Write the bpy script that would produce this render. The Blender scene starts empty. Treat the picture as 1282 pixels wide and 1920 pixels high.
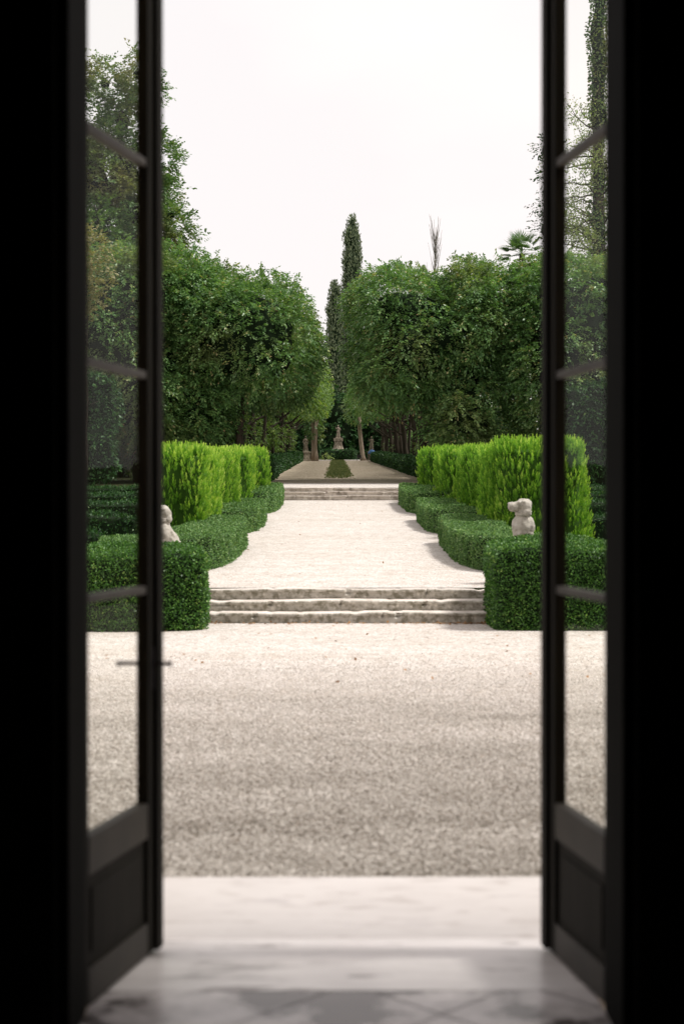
import bpy, bmesh, math, random
import numpy as np
from mathutils import Vector, Matrix
R = math.radians
random.seed(7); RNG = np.random.default_rng(7)
SC = bpy.context.scene; COL = SC.collection
PI = math.pi

# ------------------------------------------------------------------ camera, world, sun, exposure
cam = bpy.data.cameras.new('camera'); camo = bpy.data.objects.new('camera', cam); COL.objects.link(camo)
camo.location = (-0.148, 0, 1.75)
camo.rotation_euler = (R(90) - 10 / 2667, 0, -0.00375)
cam.sensor_fit = 'VERTICAL'; cam.sensor_height = 36; cam.sensor_width = 24; cam.lens = 50
cam.clip_start = 0.05; cam.clip_end = 3000
cam.dof.use_dof = True; cam.dof.focus_distance = 64; cam.dof.aperture_fstop = 2.0
SC.camera = camo
SC.view_settings.view_transform = 'Standard'; SC.view_settings.look = 'None'
SC.view_settings.exposure = 0.85; SC.view_settings.gamma = 1
SUN_EL, SUN_AZ = R(59), R(95)
w = bpy.data.worlds.new('World'); SC.world = w; w.use_nodes = True
nt = w.node_tree; nt.nodes.clear()
out = nt.nodes.new('ShaderNodeOutputWorld'); bg = nt.nodes.new('ShaderNodeBackground')
sky = nt.nodes.new('ShaderNodeTexSky'); sky.sky_type = 'NISHITA'; sky.sun_disc = False
sky.sun_elevation = SUN_EL; sky.sun_rotation = SUN_AZ; sky.dust_density = 4.0; sky.air_density = 1.2
tc = nt.nodes.new('ShaderNodeTexCoord'); nz = nt.nodes.new('ShaderNodeTexNoise')
nz.inputs['Scale'].default_value = 2.6; nz.inputs['Detail'].default_value = 5; nz.inputs['Roughness'].default_value = .45
mp = nt.nodes.new('ShaderNodeMapping'); mp.inputs['Scale'].default_value = (1, 1, 2.2); mp.inputs['Location'].default_value = (.35, .1, .2)
nt.links.new(tc.outputs['Generated'], mp.inputs[0]); nt.links.new(mp.outputs[0], nz.inputs['Vector'])
cr = nt.nodes.new('ShaderNodeValToRGB')
cr.color_ramp.elements[0].position = .42; cr.color_ramp.elements[0].color = (.575, .545, .54, 1)
cr.color_ramp.elements[1].position = .60; cr.color_ramp.elements[1].color = (.645, .585, .565, 1)
nt.links.new(nz.outputs['Fac'], cr.inputs[0])
ml = nt.nodes.new('ShaderNodeVectorMath'); ml.operation = 'SCALE'; ml.inputs['Scale'].default_value = 10.0
nt.links.new(cr.outputs[0], ml.inputs[0])
mx = nt.nodes.new('ShaderNodeMixRGB'); mx.inputs[0].default_value = .94
nt.links.new(sky.outputs[0], mx.inputs[1]); nt.links.new(ml.outputs[0], mx.inputs[2])
nt.links.new(mx.outputs[0], bg.inputs[0]); bg.inputs[1].default_value = .1
nt.links.new(bg.outputs[0], out.inputs[0])
sl = bpy.data.lights.new('sun', 'SUN'); sl.energy = 2.4; sl.angle = R(9); sl.color = (1, .965, .91)
so = bpy.data.objects.new('sun', sl); COL.objects.link(so)
so.rotation_euler = Vector((math.sin(SUN_AZ) * math.cos(SUN_EL), math.cos(SUN_AZ) * math.cos(SUN_EL), math.sin(SUN_EL))).to_track_quat('Z', 'Y').to_euler()

# ------------------------------------------------------------------ helpers
def tag(o, label=None, cat=None, group=None, kind=None):
    if label: o['label'] = label
    if cat: o['category'] = cat
    if group: o['group'] = group
    if kind: o['kind'] = kind
    return o
def empty(name, loc=(0, 0, 0), rz=0, label=None, cat=None, group=None):
    o = bpy.data.objects.new(name, None); COL.objects.link(o); o.location = loc; o.rotation_euler = (0, 0, rz)
    o.empty_display_size = .2
    return tag(o, label, cat, group)
def link(name, me, mat=None, parent=None, loc=None):
    o = bpy.data.objects.new(name, me); COL.objects.link(o)
    if mat is not None:
        for m in (mat if isinstance(mat, (list, tuple)) else [mat]): me.materials.append(m)
    if parent: o.parent = parent
    if loc: o.location = loc
    return o
def copy_tree(o, parent=None):
    c = o.copy(); COL.objects.link(c)
    if parent: c.parent = parent
    for ch in list(o.children): copy_tree(ch, c)
    return c
def np_mesh(name, V, F, tone=None, midx=None, smooth=False):
    """V (n,3), F (m,4) or (m,3)"""
    me = bpy.data.meshes.new(name); V = np.asarray(V, np.float32); F = np.asarray(F, np.int32)
    n, k = F.shape
    me.vertices.add(len(V)); me.vertices.foreach_set('co', V.ravel())
    me.loops.add(n * k); me.loops.foreach_set('vertex_index', F.ravel())
    me.polygons.add(n); me.polygons.foreach_set('loop_start', np.arange(0, n * k, k, dtype=np.int32))
    if midx is not None: me.polygons.foreach_set('material_index', np.asarray(midx, np.int32))
    me.polygons.foreach_set('use_smooth', np.full(n, smooth, bool))
    me.update(calc_edges=True)
    if tone is not None:
        a = me.attributes.new('tone', 'FLOAT', 'FACE'); a.data.foreach_set('value', np.asarray(tone, np.float32))
    return me
def noise(P, scale=1., seed=0, octs=3):
    r = np.random.default_rng(seed); P = np.asarray(P) / scale; s = np.zeros(len(P)); a = 1.; tot = 0
    for o in range(octs):
        for k in range(7):
            d = r.normal(size=3); d /= np.linalg.norm(d); d *= (2 ** o) * r.uniform(1.6, 3.6)
            s += a * np.sin(P @ d + r.uniform(0, 6.28)); tot += a * a * .5
        a *= .55
    return s / math.sqrt(tot)            # ~unit variance
class MB:
    def __init__(s): s.bm = bmesh.new()
    def box(s, x0, x1, y0, y1, z0, z1, bev=0, mat=0):
        b = bmesh.new()
        bmesh.ops.create_cube(b, size=1)
        bmesh.ops.scale(b, vec=(x1 - x0, y1 - y0, z1 - z0), verts=b.verts)
        bmesh.ops.translate(b, vec=((x0 + x1) / 2, (y0 + y1) / 2, (z0 + z1) / 2), verts=b.verts)
        if bev: bmesh.ops.bevel(b, geom=b.edges[:], offset=bev, segments=2, affect='EDGES', profile=.6)
        for f in b.faces: f.material_index = mat
        t = bpy.data.meshes.new('t'); b.to_mesh(t); s.bm.from_mesh(t); bpy.data.meshes.remove(t); b.free(); return s
    def tube(s, pts, rad, seg=8, cap=True):
        pts = [Vector(p) for p in pts]; rings = []; up = Vector((.13, .2, 1)).normalized()
        for i, p in enumerate(pts):
            d = (pts[min(i + 1, len(pts) - 1)] - pts[max(i - 1, 0)]).normalized()
            a = d.cross(up)
            if a.length < .05: a = d.cross(Vector((1, 0, 0)))
            a.normalize(); b2 = d.cross(a); r = rad[i] if isinstance(rad, (list, tuple)) else rad
            rings.append([s.bm.verts.new(p + (a * math.cos(t) + b2 * math.sin(t)) * r) for t in [2 * PI * k / seg for k in range(seg)]])
        for i in range(len(rings) - 1):
            for k in range(seg):
                f = s.bm.faces.new((rings[i][k], rings[i][(k + 1) % seg], rings[i + 1][(k + 1) % seg], rings[i + 1][k])); f.smooth = True
        if cap: s.bm.faces.new(rings[0][::-1]); s.bm.faces.new(rings[-1])
        return s
    def ell(s, c, r, rot=None, sub=2):
        b = bmesh.new(); bmesh.ops.create_icosphere(b, subdivisions=sub, radius=1)
        m = Matrix.Translation(c) @ (rot.to_matrix().to_4x4() if rot else Matrix()) @ Matrix.Diagonal((*r, 1))
        bmesh.ops.transform(b, matrix=m, verts=b.verts)
        t = bpy.data.meshes.new('t'); b.to_mesh(t); s.bm.from_mesh(t); bpy.data.meshes.remove(t); b.free(); return s
    def lathe(s, prof, c=(0, 0, 0), seg=16):
        rings = [[s.bm.verts.new((c[0] + r * math.cos(2 * PI * k / seg), c[1] + r * math.sin(2 * PI * k / seg), c[2] + z)) for k in range(seg)] for r, z in prof]
        for i in range(len(rings) - 1):
            for k in range(seg):
                f = s.bm.faces.new((rings[i][k], rings[i][(k + 1) % seg], rings[i + 1][(k + 1) % seg], rings[i + 1][k])); f.smooth = True
        s.bm.faces.new(rings[0][::-1]); s.bm.faces.new(rings[-1]); return s
    def build(s, name, mat, parent=None, loc=None):
        me = bpy.data.meshes.new(name); bmesh.ops.recalc_face_normals(s.bm, faces=s.bm.faces[:]); s.bm.to_mesh(me); s.bm.free()
        return link(name, me, mat, parent, loc)

# ------------------------------------------------------------------ materials
def mat_base(name, rough=.6, spec=.5):
    m = bpy.data.materials.new(name); m.use_nodes = True; n = m.node_tree.nodes; b = n['Principled BSDF']
    b.inputs['Roughness'].default_value = rough; b.inputs['Specular IOR Level'].default_value = spec
    return m, m.node_tree, b
def tex(nt, kind, scale, detail=4, coord='Object', rough=.55, mapscale=None):
    tc = nt.nodes.new('ShaderNodeTexCoord'); t = nt.nodes.new('ShaderNodeTex' + kind)
    t.inputs['Scale'].default_value = scale
    if kind == 'Noise': t.inputs['Detail'].default_value = detail; t.inputs['Roughness'].default_value = rough
    src = tc.outputs[coord]
    if mapscale:
        mp = nt.nodes.new('ShaderNodeMapping'); mp.inputs['Scale'].default_value = mapscale; nt.links.new(src, mp.inputs[0]); src = mp.outputs[0]
    nt.links.new(src, t.inputs['Vector']); return t
def ramp(nt, src, stops):
    c = nt.nodes.new('ShaderNodeValToRGB'); e = c.color_ramp.elements
    while len(e) < len(stops): e.new(.5)
    for i, (p, col) in enumerate(stops):
        e[i].position = p; e[i].color = (*col, 1) if len(col) == 3 else col
    nt.links.new(src, c.inputs[0]); return c.outputs[0]
def mixc(nt, a, b, f, mode='MIX'):
    m = nt.nodes.new('ShaderNodeMixRGB'); m.blend_type = mode
    for i, v in ((0, f), (1, a), (2, b)):
        if hasattr(v, 'links'): nt.links.new(v, m.inputs[i])
        elif isinstance(v, (int, float)): m.inputs[i].default_value = v
        else: m.inputs[i].default_value = (*v, 1)
    return m.outputs[0]
def bump(nt, bsdf, h, strength=.3, dist=.01):
    b = nt.nodes.new('ShaderNodeBump'); b.inputs['Strength'].default_value = strength; b.inputs['Distance'].default_value = dist
    nt.links.new(h, b.inputs['Height']); nt.links.new(b.outputs[0], bsdf.inputs['Normal'])

def leaf_mat(name, stops, trans=.3, rough=.5, spec=.3, patch=None, patchamt=.75):
    """tone: one random number per leaf; stops: the leaf colours of the plant"""
    m, nt, b = mat_base(name, rough, spec)
    at = nt.nodes.new('ShaderNodeAttribute'); at.attribute_name = 'tone'
    c = ramp(nt, at.outputs['Fac'], stops)
    if patch:
        n = tex(nt, 'Noise', patch[0], 3, 'Object'); f = ramp(nt, n.outputs['Fac'], [(.50, (0, 0, 0)), (.66, (1, 1, 1))])
        c = mixc(nt, c, mixc(nt, c, patch[1], patchamt), f)
    nt.links.new(c, b.inputs['Base Color'])
    tr = nt.nodes.new('ShaderNodeBsdfTranslucent'); nt.links.new(mixc(nt, c, (1.25, 1.3, .55), 1, 'MULTIPLY'), tr.inputs[0])
    ms = nt.nodes.new('ShaderNodeMixShader'); ms.inputs[0].default_value = trans
    nt.links.new(b.outputs[0], ms.inputs[1]); nt.links.new(tr.outputs[0], ms.inputs[2])
    nt.links.new(ms.outputs[0], nt.nodes['Material Output'].inputs[0]); return m
M = {}
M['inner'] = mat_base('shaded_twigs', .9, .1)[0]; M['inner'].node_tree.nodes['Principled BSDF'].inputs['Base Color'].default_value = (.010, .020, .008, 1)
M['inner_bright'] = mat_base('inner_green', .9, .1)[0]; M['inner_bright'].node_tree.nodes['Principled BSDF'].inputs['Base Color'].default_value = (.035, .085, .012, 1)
M['horn'] = leaf_mat('hornbeam_leaf', [(0, (.055, .125, .045)), (.45, (.11, .225, .075)), (.80, (.19, .32, .11)), (.88, (.30, .36, .15)), (1, (.42, .31, .16))], .36, .42, .4, patch=(.35, (.24, .20, .09)), patchamt=.35)
M['horn_sunlit'] = leaf_mat('sunlit_hornbeam_leaf', [(0, (.06, .12, .035)), (.45, (.13, .23, .06)), (.80, (.23, .34, .09)), (1, (.38, .40, .14))], .38, .45, .35)  # yellower hornbeam leaf: sunlight on the left-hand foliage is put into its colour
M['box'] = leaf_mat('box_leaf', [(0, (.028, .085, .016)), (.5, (.06, .165, .026)), (.85, (.12, .27, .045)), (1, (.26, .38, .10))], .2, .42, .4)
M['lobe'] = leaf_mat('path_box_leaf', [(0, (.055, .125, .035)), (.5, (.12, .25, .07)), (.85, (.21, .35, .12)), (1, (.33, .44, .2))], .22, .5, .35)
M['thuja'] = leaf_mat('thuja_spray', [(0, (.075, .20, .02)), (.4, (.20, .40, .045)), (.75, (.42, .60, .10)), (1, (.60, .72, .22))], .38, .6, .2)
M['yew'] = leaf_mat('yew_leaf', [(0, (.012, .045, .012)), (.5, (.026, .085, .020)), (.9, (.05, .13, .03)), (1, (.12, .2, .06))], .18, .5, .3)
M['cypress'] = leaf_mat('cypress_spray', [(0, (.11, .15, .09)), (.5, (.21, .26, .16)), (1, (.34, .38, .25))], .1, .8, .1)
M['ivy'] = leaf_mat('big_tree_leaf', [(0, (.05, .11, .04)), (.5, (.10, .19, .065)), (.9, (.18, .27, .09)), (1, (.3, .3, .13))], .32, .45, .4, patch=(.23, (.26, .21, .09)))
M['rust'] = leaf_mat('autumn_leaf', [(0, (.11, .12, .05)), (.5, (.21, .20, .085)), (1, (.32, .29, .14))], .35)
M['pale'] = leaf_mat('pale_leaf', [(0, (.10, .16, .05)), (.5, (.18, .25, .08)), (1, (.32, .36, .16))], .4)
M['palm'] = leaf_mat('palm_blade', [(0, (.05, .11, .04)), (1, (.12, .2, .08))], .25)
M['grass'] = leaf_mat('grass_blade', [(0, (.07, .11, .04)), (.6, (.13, .17, .065)), (1, (.26, .25, .13))], .25, .7, .2)
def bark(name, a, b_, sc=6):
    m, nt, b = mat_base(name, .85, .2); t = tex(nt, 'Noise', sc, 6, mapscale=(1, 1, .22))
    nt.links.new(ramp(nt, t.outputs['Fac'], [(.3, a), (.7, b_)]), b.inputs['Base Color']); bump(nt, b, t.outputs['Fac'], .8, .04); return m
M['bark'] = bark('dark_bark', (.022, .017, .012), (.07, .055, .04)); M['greytwig'] = bark('grey_twig', (.16, .15, .13), (.30, .28, .25)); M['palebark'] = bark('pale_bark', (.20, .15, .11), (.42, .34, .27))
def stone(name, base, dark, lichen, sc=9, amt=(.45, .62)):
    m, nt, b = mat_base(name, .85, .25)
    n1 = tex(nt, 'Noise', sc, 8, rough=.65); n2 = tex(nt, 'Noise', sc * .28, 4); n3 = tex(nt, 'Noise', sc * 9, 4)
    v = tex(nt, 'Voronoi', sc * 1.1); v.inputs['Randomness'].default_value = 1
    c = mixc(nt, base, dark, ramp(nt, n1.outputs['Fac'], [(amt[0], (0, 0, 0)), (amt[1], (1, 1, 1))]))
    vv = mixc(nt, v.outputs['Distance'], n1.outputs['Fac'], .55)
    c = mixc(nt, c, lichen, ramp(nt, vv, [(.33, (.8, .8, .8)), (.42, (0, 0, 0))]))
    c = mixc(nt, c, (.55, .5, .42), ramp(nt, n2.outputs['Fac'], [(.5, (0, 0, 0)), (.75, (.35, .35, .35))]), 'MULTIPLY')
    c = mixc(nt, c, (.8, .8, .8), ramp(nt, n3.outputs['Fac'], [(.5, (0, 0, 0)), (.7, (.4, .4, .4))]), 'MULTIPLY')
    nt.links.new(c, b.inputs['Base Color']); bump(nt, b, n1.outputs['Fac'], .5, .02); return m
M['step'] = stone('step_stone', (.46, .435, .39), (.21, .195, .15), (.62, .59, .53), 10)
M['farstep'] = stone('pale_step_stone', (.50, .45, .40), (.27, .235, .20), (.58, .54, .48), 4)
M['tread'] = stone('worn_tread_stone', (.66, .60, .55), (.50, .45, .40), (.7, .66, .6), 5)
M['statue'] = stone('statue_stone', (.42, .395, .345), (.18, .165, .13), (.48, .46, .41), 7, (.5, .72))
M['farstatue'] = stone('old_statue_stone', (.29, .245, .19), (.14, .115, .085), (.35, .31, .25), 5)
def gravel(name, light, mid, dark, soil, sc=42, soilamt=.0, near=None):
    m, nt, b = mat_base(name, .9, .15)
    v = tex(nt, 'Voronoi', sc); vf = tex(nt, 'Voronoi', sc); vf.feature = 'DISTANCE_TO_EDGE'
    sp = nt.nodes.new('ShaderNodeSeparateColor'); nt.links.new(v.outputs['Color'], sp.inputs[0])
    c = ramp(nt, sp.outputs[0], [(0, dark), (.18, mid), (.5, light), (1, tuple(min(.8, x * 1.12) for x in light))])
    n = tex(nt, 'Noise', .55, 6, mapscale=(.45, 1.7, 1)); n4 = tex(nt, 'Noise', 4., 5)
    c = mixc(nt, c, (.80, .76, .70), ramp(nt, n.outputs['Fac'], [(.42, (0, 0, 0)), (.7, (.55, .55, .55))]), 'MULTIPLY')
    c = mixc(nt, c, (.80, .76, .72), ramp(nt, n4.outputs['Fac'], [(.45, (0, 0, 0)), (.62, (.75, .75, .75))]), 'MULTIPLY')
    c = mixc(nt, soil, c, ramp(nt, vf.outputs['Distance'], [(.0, (0, 0, 0)), (.12 + soilamt, (1, 1, 1))]))
    if near:      # darker, browner gravel towards the house
        ge = nt.nodes.new('ShaderNodeNewGeometry'); se = nt.nodes.new('ShaderNodeSeparateXYZ'); nt.links.new(ge.outputs['Position'], se.inputs[0])
        ad = nt.nodes.new('ShaderNodeMath'); ad.operation = 'MULTIPLY_ADD'; ad.inputs[1].default_value = 3.0; nt.links.new(n.outputs['Fac'], ad.inputs[0]); nt.links.new(se.outputs['Y'], ad.inputs[2])
        mr = nt.nodes.new('ShaderNodeMapRange'); mr.inputs[1].default_value = 7.5; mr.inputs[2].default_value = 17.5; nt.links.new(ad.outputs[0], mr.inputs[0])
        c = mixc(nt, mixc(nt, c, near, 1, 'MULTIPLY'), c, mr.outputs[0])
    nt.links.new(c, b.inputs['Base Color']); bump(nt, b, vf.outputs['Distance'], .7, .012); return m
M['gravel'] = gravel('pale_gravel', (.68, .64, .61), (.50, .465, .43), (.26, .225, .19), (.36, .325, .29))
M['gravel_fc'] = gravel('forecourt_gravel', (.68, .64, .61), (.50, .465, .43), (.26, .225, .19), (.34, .305, .27), near=(.40, .36, .31))
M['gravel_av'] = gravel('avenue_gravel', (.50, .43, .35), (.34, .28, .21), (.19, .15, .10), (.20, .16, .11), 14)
M['gravel_bed'] = gravel('gravel_bed', (.40, .35, .28), (.27, .23, .18), (.14, .11, .08), (.10, .08, .06), 60)
m, nt, b = mat_base('garden_soil', .95, .1); t = tex(nt, 'Noise', 1.2, 8)
nt.links.new(ramp(nt, t.outputs['Fac'], [(.3, (.035, .028, .018)), (.55, (.045, .055, .02)), (.75, (.09, .075, .04))]), b.inputs['Base Color']); bump(nt, b, t.outputs['Fac'], .6, .08); M['soil'] = m
# pebbles: colour per stone
m, nt, b = mat_base('pebble', .8, .2); at = nt.nodes.new('ShaderNodeAttribute'); at.attribute_name = 'tone'
nt.links.new(ramp(nt, at.outputs['Fac'], [(0, (.17, .15, .125)), (.15, (.29, .262, .23)), (.45, (.42, .39, .355)), (.75, (.60, .565, .53)), (1, (.74, .70, .67))]), b.inputs['Base Color']); M['pebble'] = m
# doorstep / floor
m, nt, b = mat_base('doorstep_marble', .30, .7); n1 = tex(nt, 'Noise', 3.2, 9, rough=.62, mapscale=(.7, 1.8, 1)); n2 = tex(nt, 'Noise', 12, 7, mapscale=(.5, 1.6, 1))
c = ramp(nt, n1.outputs['Fac'], [(.35, (.62, .58, .56)), (.6, (.69, .65, .63)), (.72, (.54, .50, .49))])
c = mixc(nt, c, (.55, .50, .47), ramp(nt, n2.outputs['Fac'], [(.54, (0, 0, 0)), (.68, (.6, .6, .6))]), 'MULTIPLY')
c = mixc(nt, c, (.86, .85, .85), 1, 'MULTIPLY')
nt.links.new(c, b.inputs['Base Color']); bump(nt, b, n1.outputs['Fac'], .15, .01); M['doorstep'] = m
m, nt, b = mat_base('worn_sill_stone', .27, .7); n1 = tex(nt, 'Noise', 2.3, 10, rough=.68, mapscale=(.55, 2.2, 1)); n2 = tex(nt, 'Noise', 9, 6, mapscale=(.4, 1.6, 1))
c = ramp(nt, n1.outputs['Fac'], [(.33, (.30, .27, .26)), (.41, (.66, .615, .60)), (.6, (.80, .755, .74))])
c = mixc(nt, c, (.30, .26, .25), ramp(nt, n2.outputs['Fac'], [(.60, (0, 0, 0)), (.68, (.85, .85, .85))]))
nt.links.new(c, b.inputs['Base Color']); bump(nt, b, n1.outputs['Fac'], .25, .01); M['sill'] = m
m, nt, b = mat_base('tile_stone', .25, .6); n1 = tex(nt, 'Noise', 3.1, 9, rough=.6); ob = nt.nodes.new('ShaderNodeObjectInfo')
c = ramp(nt, n1.outputs['Fac'], [(.43, (.10, .085, .08)), (.49, (.48, .44, .43)), (.62, (.72, .67, .66))])
nt.links.new(c, b.inputs['Base Color']); M['tile'] = m
def plain(name, col, rough=.6, spec=.4, var=.25, sc=6, metal=0, ms=None):
    m, nt, b = mat_base(name, rough, spec); t = tex(nt, 'Noise', sc, 6, mapscale=ms)
    nt.links.new(ramp(nt, t.outputs['Fac'], [(.3, tuple(x * (1 - var) for x in col)), (.7, tuple(x * (1 + var) for x in col))]), b.inputs['Base Color'])
    bump(nt, b, t.outputs['Fac'], .12, .01); b.inputs['Metallic'].default_value = metal; return m
M['wood'] = plain('dark_painted_wood', (.014, .0125, .009), .75, .12, .3, 5, ms=(6, 6, .6))
M['muntin'] = plain('lit_muntin_paint', (.075, .066, .058), .6, .3, .25, 8)  # paler than the stiles: light caught by the bars is put into the colour
M['rail'] = plain('rail_wood', (.030, .025, .018), .6, .3, .3, 5)
M['casing'] = plain('dark_casing_wood', (.004, .004, .003), .85, .05)
M['dark'] = plain('dark_plaster', (.02, .02, .016), .9, .1)
M['stucco'] = plain('facade_stucco', (.50, .40, .27), .9, .1, .12, 2)
M['iron'] = plain('iron', (.05, .045, .05), .4, .5, .2, 8, .8)
M['grout'] = plain('grout', (.30, .28, .265), .8, .1)
M['blue'] = plain('blue_canvas', (.07, .16, .34), .7, .2, .15, 3)
M['red'] = plain('fallen_leaf', (.28, .15, .06), .7, .2, .4, 30)
m, nt, b = mat_base('window_glass', .02, .5); nt.nodes.remove(b)
lw = nt.nodes.new('ShaderNodeLayerWeight'); lw.inputs[0].default_value = .5
pw = nt.nodes.new('ShaderNodeMath'); pw.operation = 'POWER'; pw.inputs[1].default_value = 5; nt.links.new(lw.outputs['Facing'], pw.inputs[0])
ma = nt.nodes.new('ShaderNodeMath'); ma.operation = 'MULTIPLY_ADD'; ma.inputs[1].default_value = .04; ma.inputs[2].default_value = .012; nt.links.new(pw.outputs[0], ma.inputs[0])
tp = nt.nodes.new('ShaderNodeBsdfTransparent'); tp.inputs[0].default_value = (.99, .995, .985, 1); gl = nt.nodes.new('ShaderNodeBsdfGlossy'); gl.inputs['Roughness'].default_value = .02
t = tex(nt, 'Noise', 3, 2); bp = nt.nodes.new('ShaderNodeBump'); bp.inputs['Strength'].default_value = .15; bp.inputs['Distance'].default_value = .02
nt.links.new(t.outputs['Fac'], bp.inputs['Height']); nt.links.new(bp.outputs[0], gl.inputs['Normal'])
ms = nt.nodes.new('ShaderNodeMixShader'); nt.links.new(ma.outputs[0], ms.inputs[0]); nt.links.new(tp.outputs[0], ms.inputs[1]); nt.links.new(gl.outputs[0], ms.inputs[2])
nt.links.new(ms.outputs[0], nt.nodes['Material Output'].inputs[0]); M['glass'] = m

# ------------------------------------------------------------------ terrain
ST = .465
def gz(y, path=False):
    if y < 22.32: return 0.
    if y < 55.55: return ST + .047 * (y - 22.1)
    if y < 165: return 2.487 + .043 * (y - 55.4)
    return 7.197 + .02 * min(y - 165, 200)
YS = [-30, 4.7, 6, 12, 18, 22.31, 22.33] + list(np.arange(24, 55, 2.)) + [55.54, 55.56] + list(np.arange(58, 165, 4.)) + [165, 200, 260, 365, 700, 1500]
def sheet(name, x0, x1, ys, dz, mat, kind='structure', nx=2, wob=0):
    V = []; F = []
    for y in ys:
        a = x0(y) if callable(x0) else x0; b_ = x1(y) if callable(x1) else x1
        for k in range(nx): V.append((a + (b_ - a) * k / (nx - 1), y, gz(y) + dz))
    for j in range(len(ys) - 1):
        for k in range(nx - 1): F.append((j * nx + k, j * nx + k + 1, (j + 1) * nx + k + 1, (j + 1) * nx + k))
    o = link(name, np_mesh(name, V, F), mat); o['kind'] = kind; return o
sheet('ground', -900, 900, YS, -.012, M['soil'])
sheet('gravel_forecourt', -16, 16, [4.7, 8, 14, 22.2], -.004, M['gravel_fc'])
sheet('gravel_path', -3.4, 3.4, [22.34] + list(np.arange(24, 55, 2.)) + [55.5], 0, M['gravel'])
sheet('gravel_landing', -8, 8, [55.6, 57, 60, 62], 0, M['gravel'])
wob = lambda y, s: .12 * math.sin(y * .9 + s) + .07 * math.sin(y * 2.3 + s)
sheet('avenue_path', lambda y: -4.2, lambda y: 5.2, [62] + list(np.arange(64, 158, 2.)), 0, M['gravel_av'])
sheet('crossing_path', -14, 14, [158, 160, 164], 0, M['gravel'])

# steps
def steps(y0, z0, half, label, mt='step'):
    T = empty('stone_steps', (0, y0, z0), 0, label, 'steps')
    rr = random.Random(int(y0)); r_ = ST / 3; tr = .36
    for i in range(3):
        # one step: blocks with joints, nosing proud of the riser
        V = []; F = []; mi = []
        nx = 130; xs = np.linspace(-half, half, nx)
        prof = [(.03, -.02), (.025, .06), (.02, r_ - .06), (-.004, r_ - .045), (-.012, r_ - .02), (.0, r_ - .004), (.05, r_), (tr + .06, r_ + .002)]
        joints = sorted(rr.uniform(-half * .9, half * .9) for _ in range(3))
        for j, x in enumerate(xs):
            sag = .014 * math.sin(x * .9 + i) + .012 * math.sin(x * 2.7 + i * 2)
            chip = max(0, noise(np.array([[x * 2.2, i * 3.1 + y0, 0]]), .6, 5)[0] - 1.1) * .03
            jt = min(abs(x - q) for q in joints); dj = .05 * (jt < .022)
            for k, (py, pz) in enumerate(prof):
                wv = .003 * math.sin(x * 9 + k * 1.3 + i)
                V.append((x, i * tr + py + wv + (chip + dj if 2 <= k <= 5 else 0), i * r_ + pz + sag * (k >= 2) * .5 - (chip if k >= 3 else 0) * .6))
        n = len(prof)
        for j in range(nx - 1):
            for k in range(n - 1):
                F.append((j * n + k, (j + 1) * n + k, (j + 1) * n + k + 1, j * n + k + 1)); mi.append(1 if k >= 5 else 0)
        link('step', np_mesh('step', V, F, midx=mi), [M[mt], M['tread']], T)
    return T
steps(21.40, 0, 2.28, 'near flight of three worn mossy stone steps between the two big box hedges')
steps(54.62, 2.02, 2.6, 'far flight of three low stone steps at the start of the tree avenue', 'farstep')
# crack pieces / fallen leaves
n = 420; P = np.zeros((n, 3)); P[:, 0] = np.where(RNG.random(n) < .5, RNG.normal(1.9, .35, n), RNG.uniform(-2.4, 2.4, n)); P[:, 1] = 21.36 - abs(RNG.normal(0, .10, n)); P[:, 2] = .006
k = RNG.random(n) < .25; P[k, 0] = RNG.uniform(-4, 4, k.sum()); P[k, 1] = RNG.uniform(14, 21, k.sum())
k = RNG.random(n) < .12; P[k, 0] = RNG.uniform(-2, 2, k.sum()); P[k, 1] = RNG.uniform(24, 50, k.sum()); P[k, 2] = [gz(y) + .01 for y in P[k, 1]]
def leaves(P, D, N, L, W, bend=0):
    """one four-cornered leaf per point: axis D, plane normal N"""
    D = D / np.linalg.norm(D, axis=1, keepdims=True); Wd = np.cross(D, N); Wd /= (np.linalg.norm(Wd, axis=1, keepdims=True) + 1e-9)
    L = np.broadcast_to(L, len(P))[:, None]; W = np.broadcast_to(W, len(P))[:, None]
    V = np.stack([P, P + D * L * .5 + Wd * W * .5, P + D * L, P + D * L * .5 - Wd * W * .5], 1).reshape(-1, 3)
    F = np.arange(len(P) * 4).reshape(-1, 4); return V, F
V, F = leaves(P, np.c_[RNG.normal(size=(n, 2)), RNG.uniform(0, .3, n)], np.tile([0, 0, 1.], (n, 1)) + RNG.normal(0, .3, (n, 3)), .05, .035)
o = link('fallen_leaves', np_mesh('fallen_leaves', V, F), M['red']); o['kind'] = 'stuff'; o['label'] = 'dry brown leaves scattered at the foot of the steps'; o['category'] = 'fallen leaves'

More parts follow.
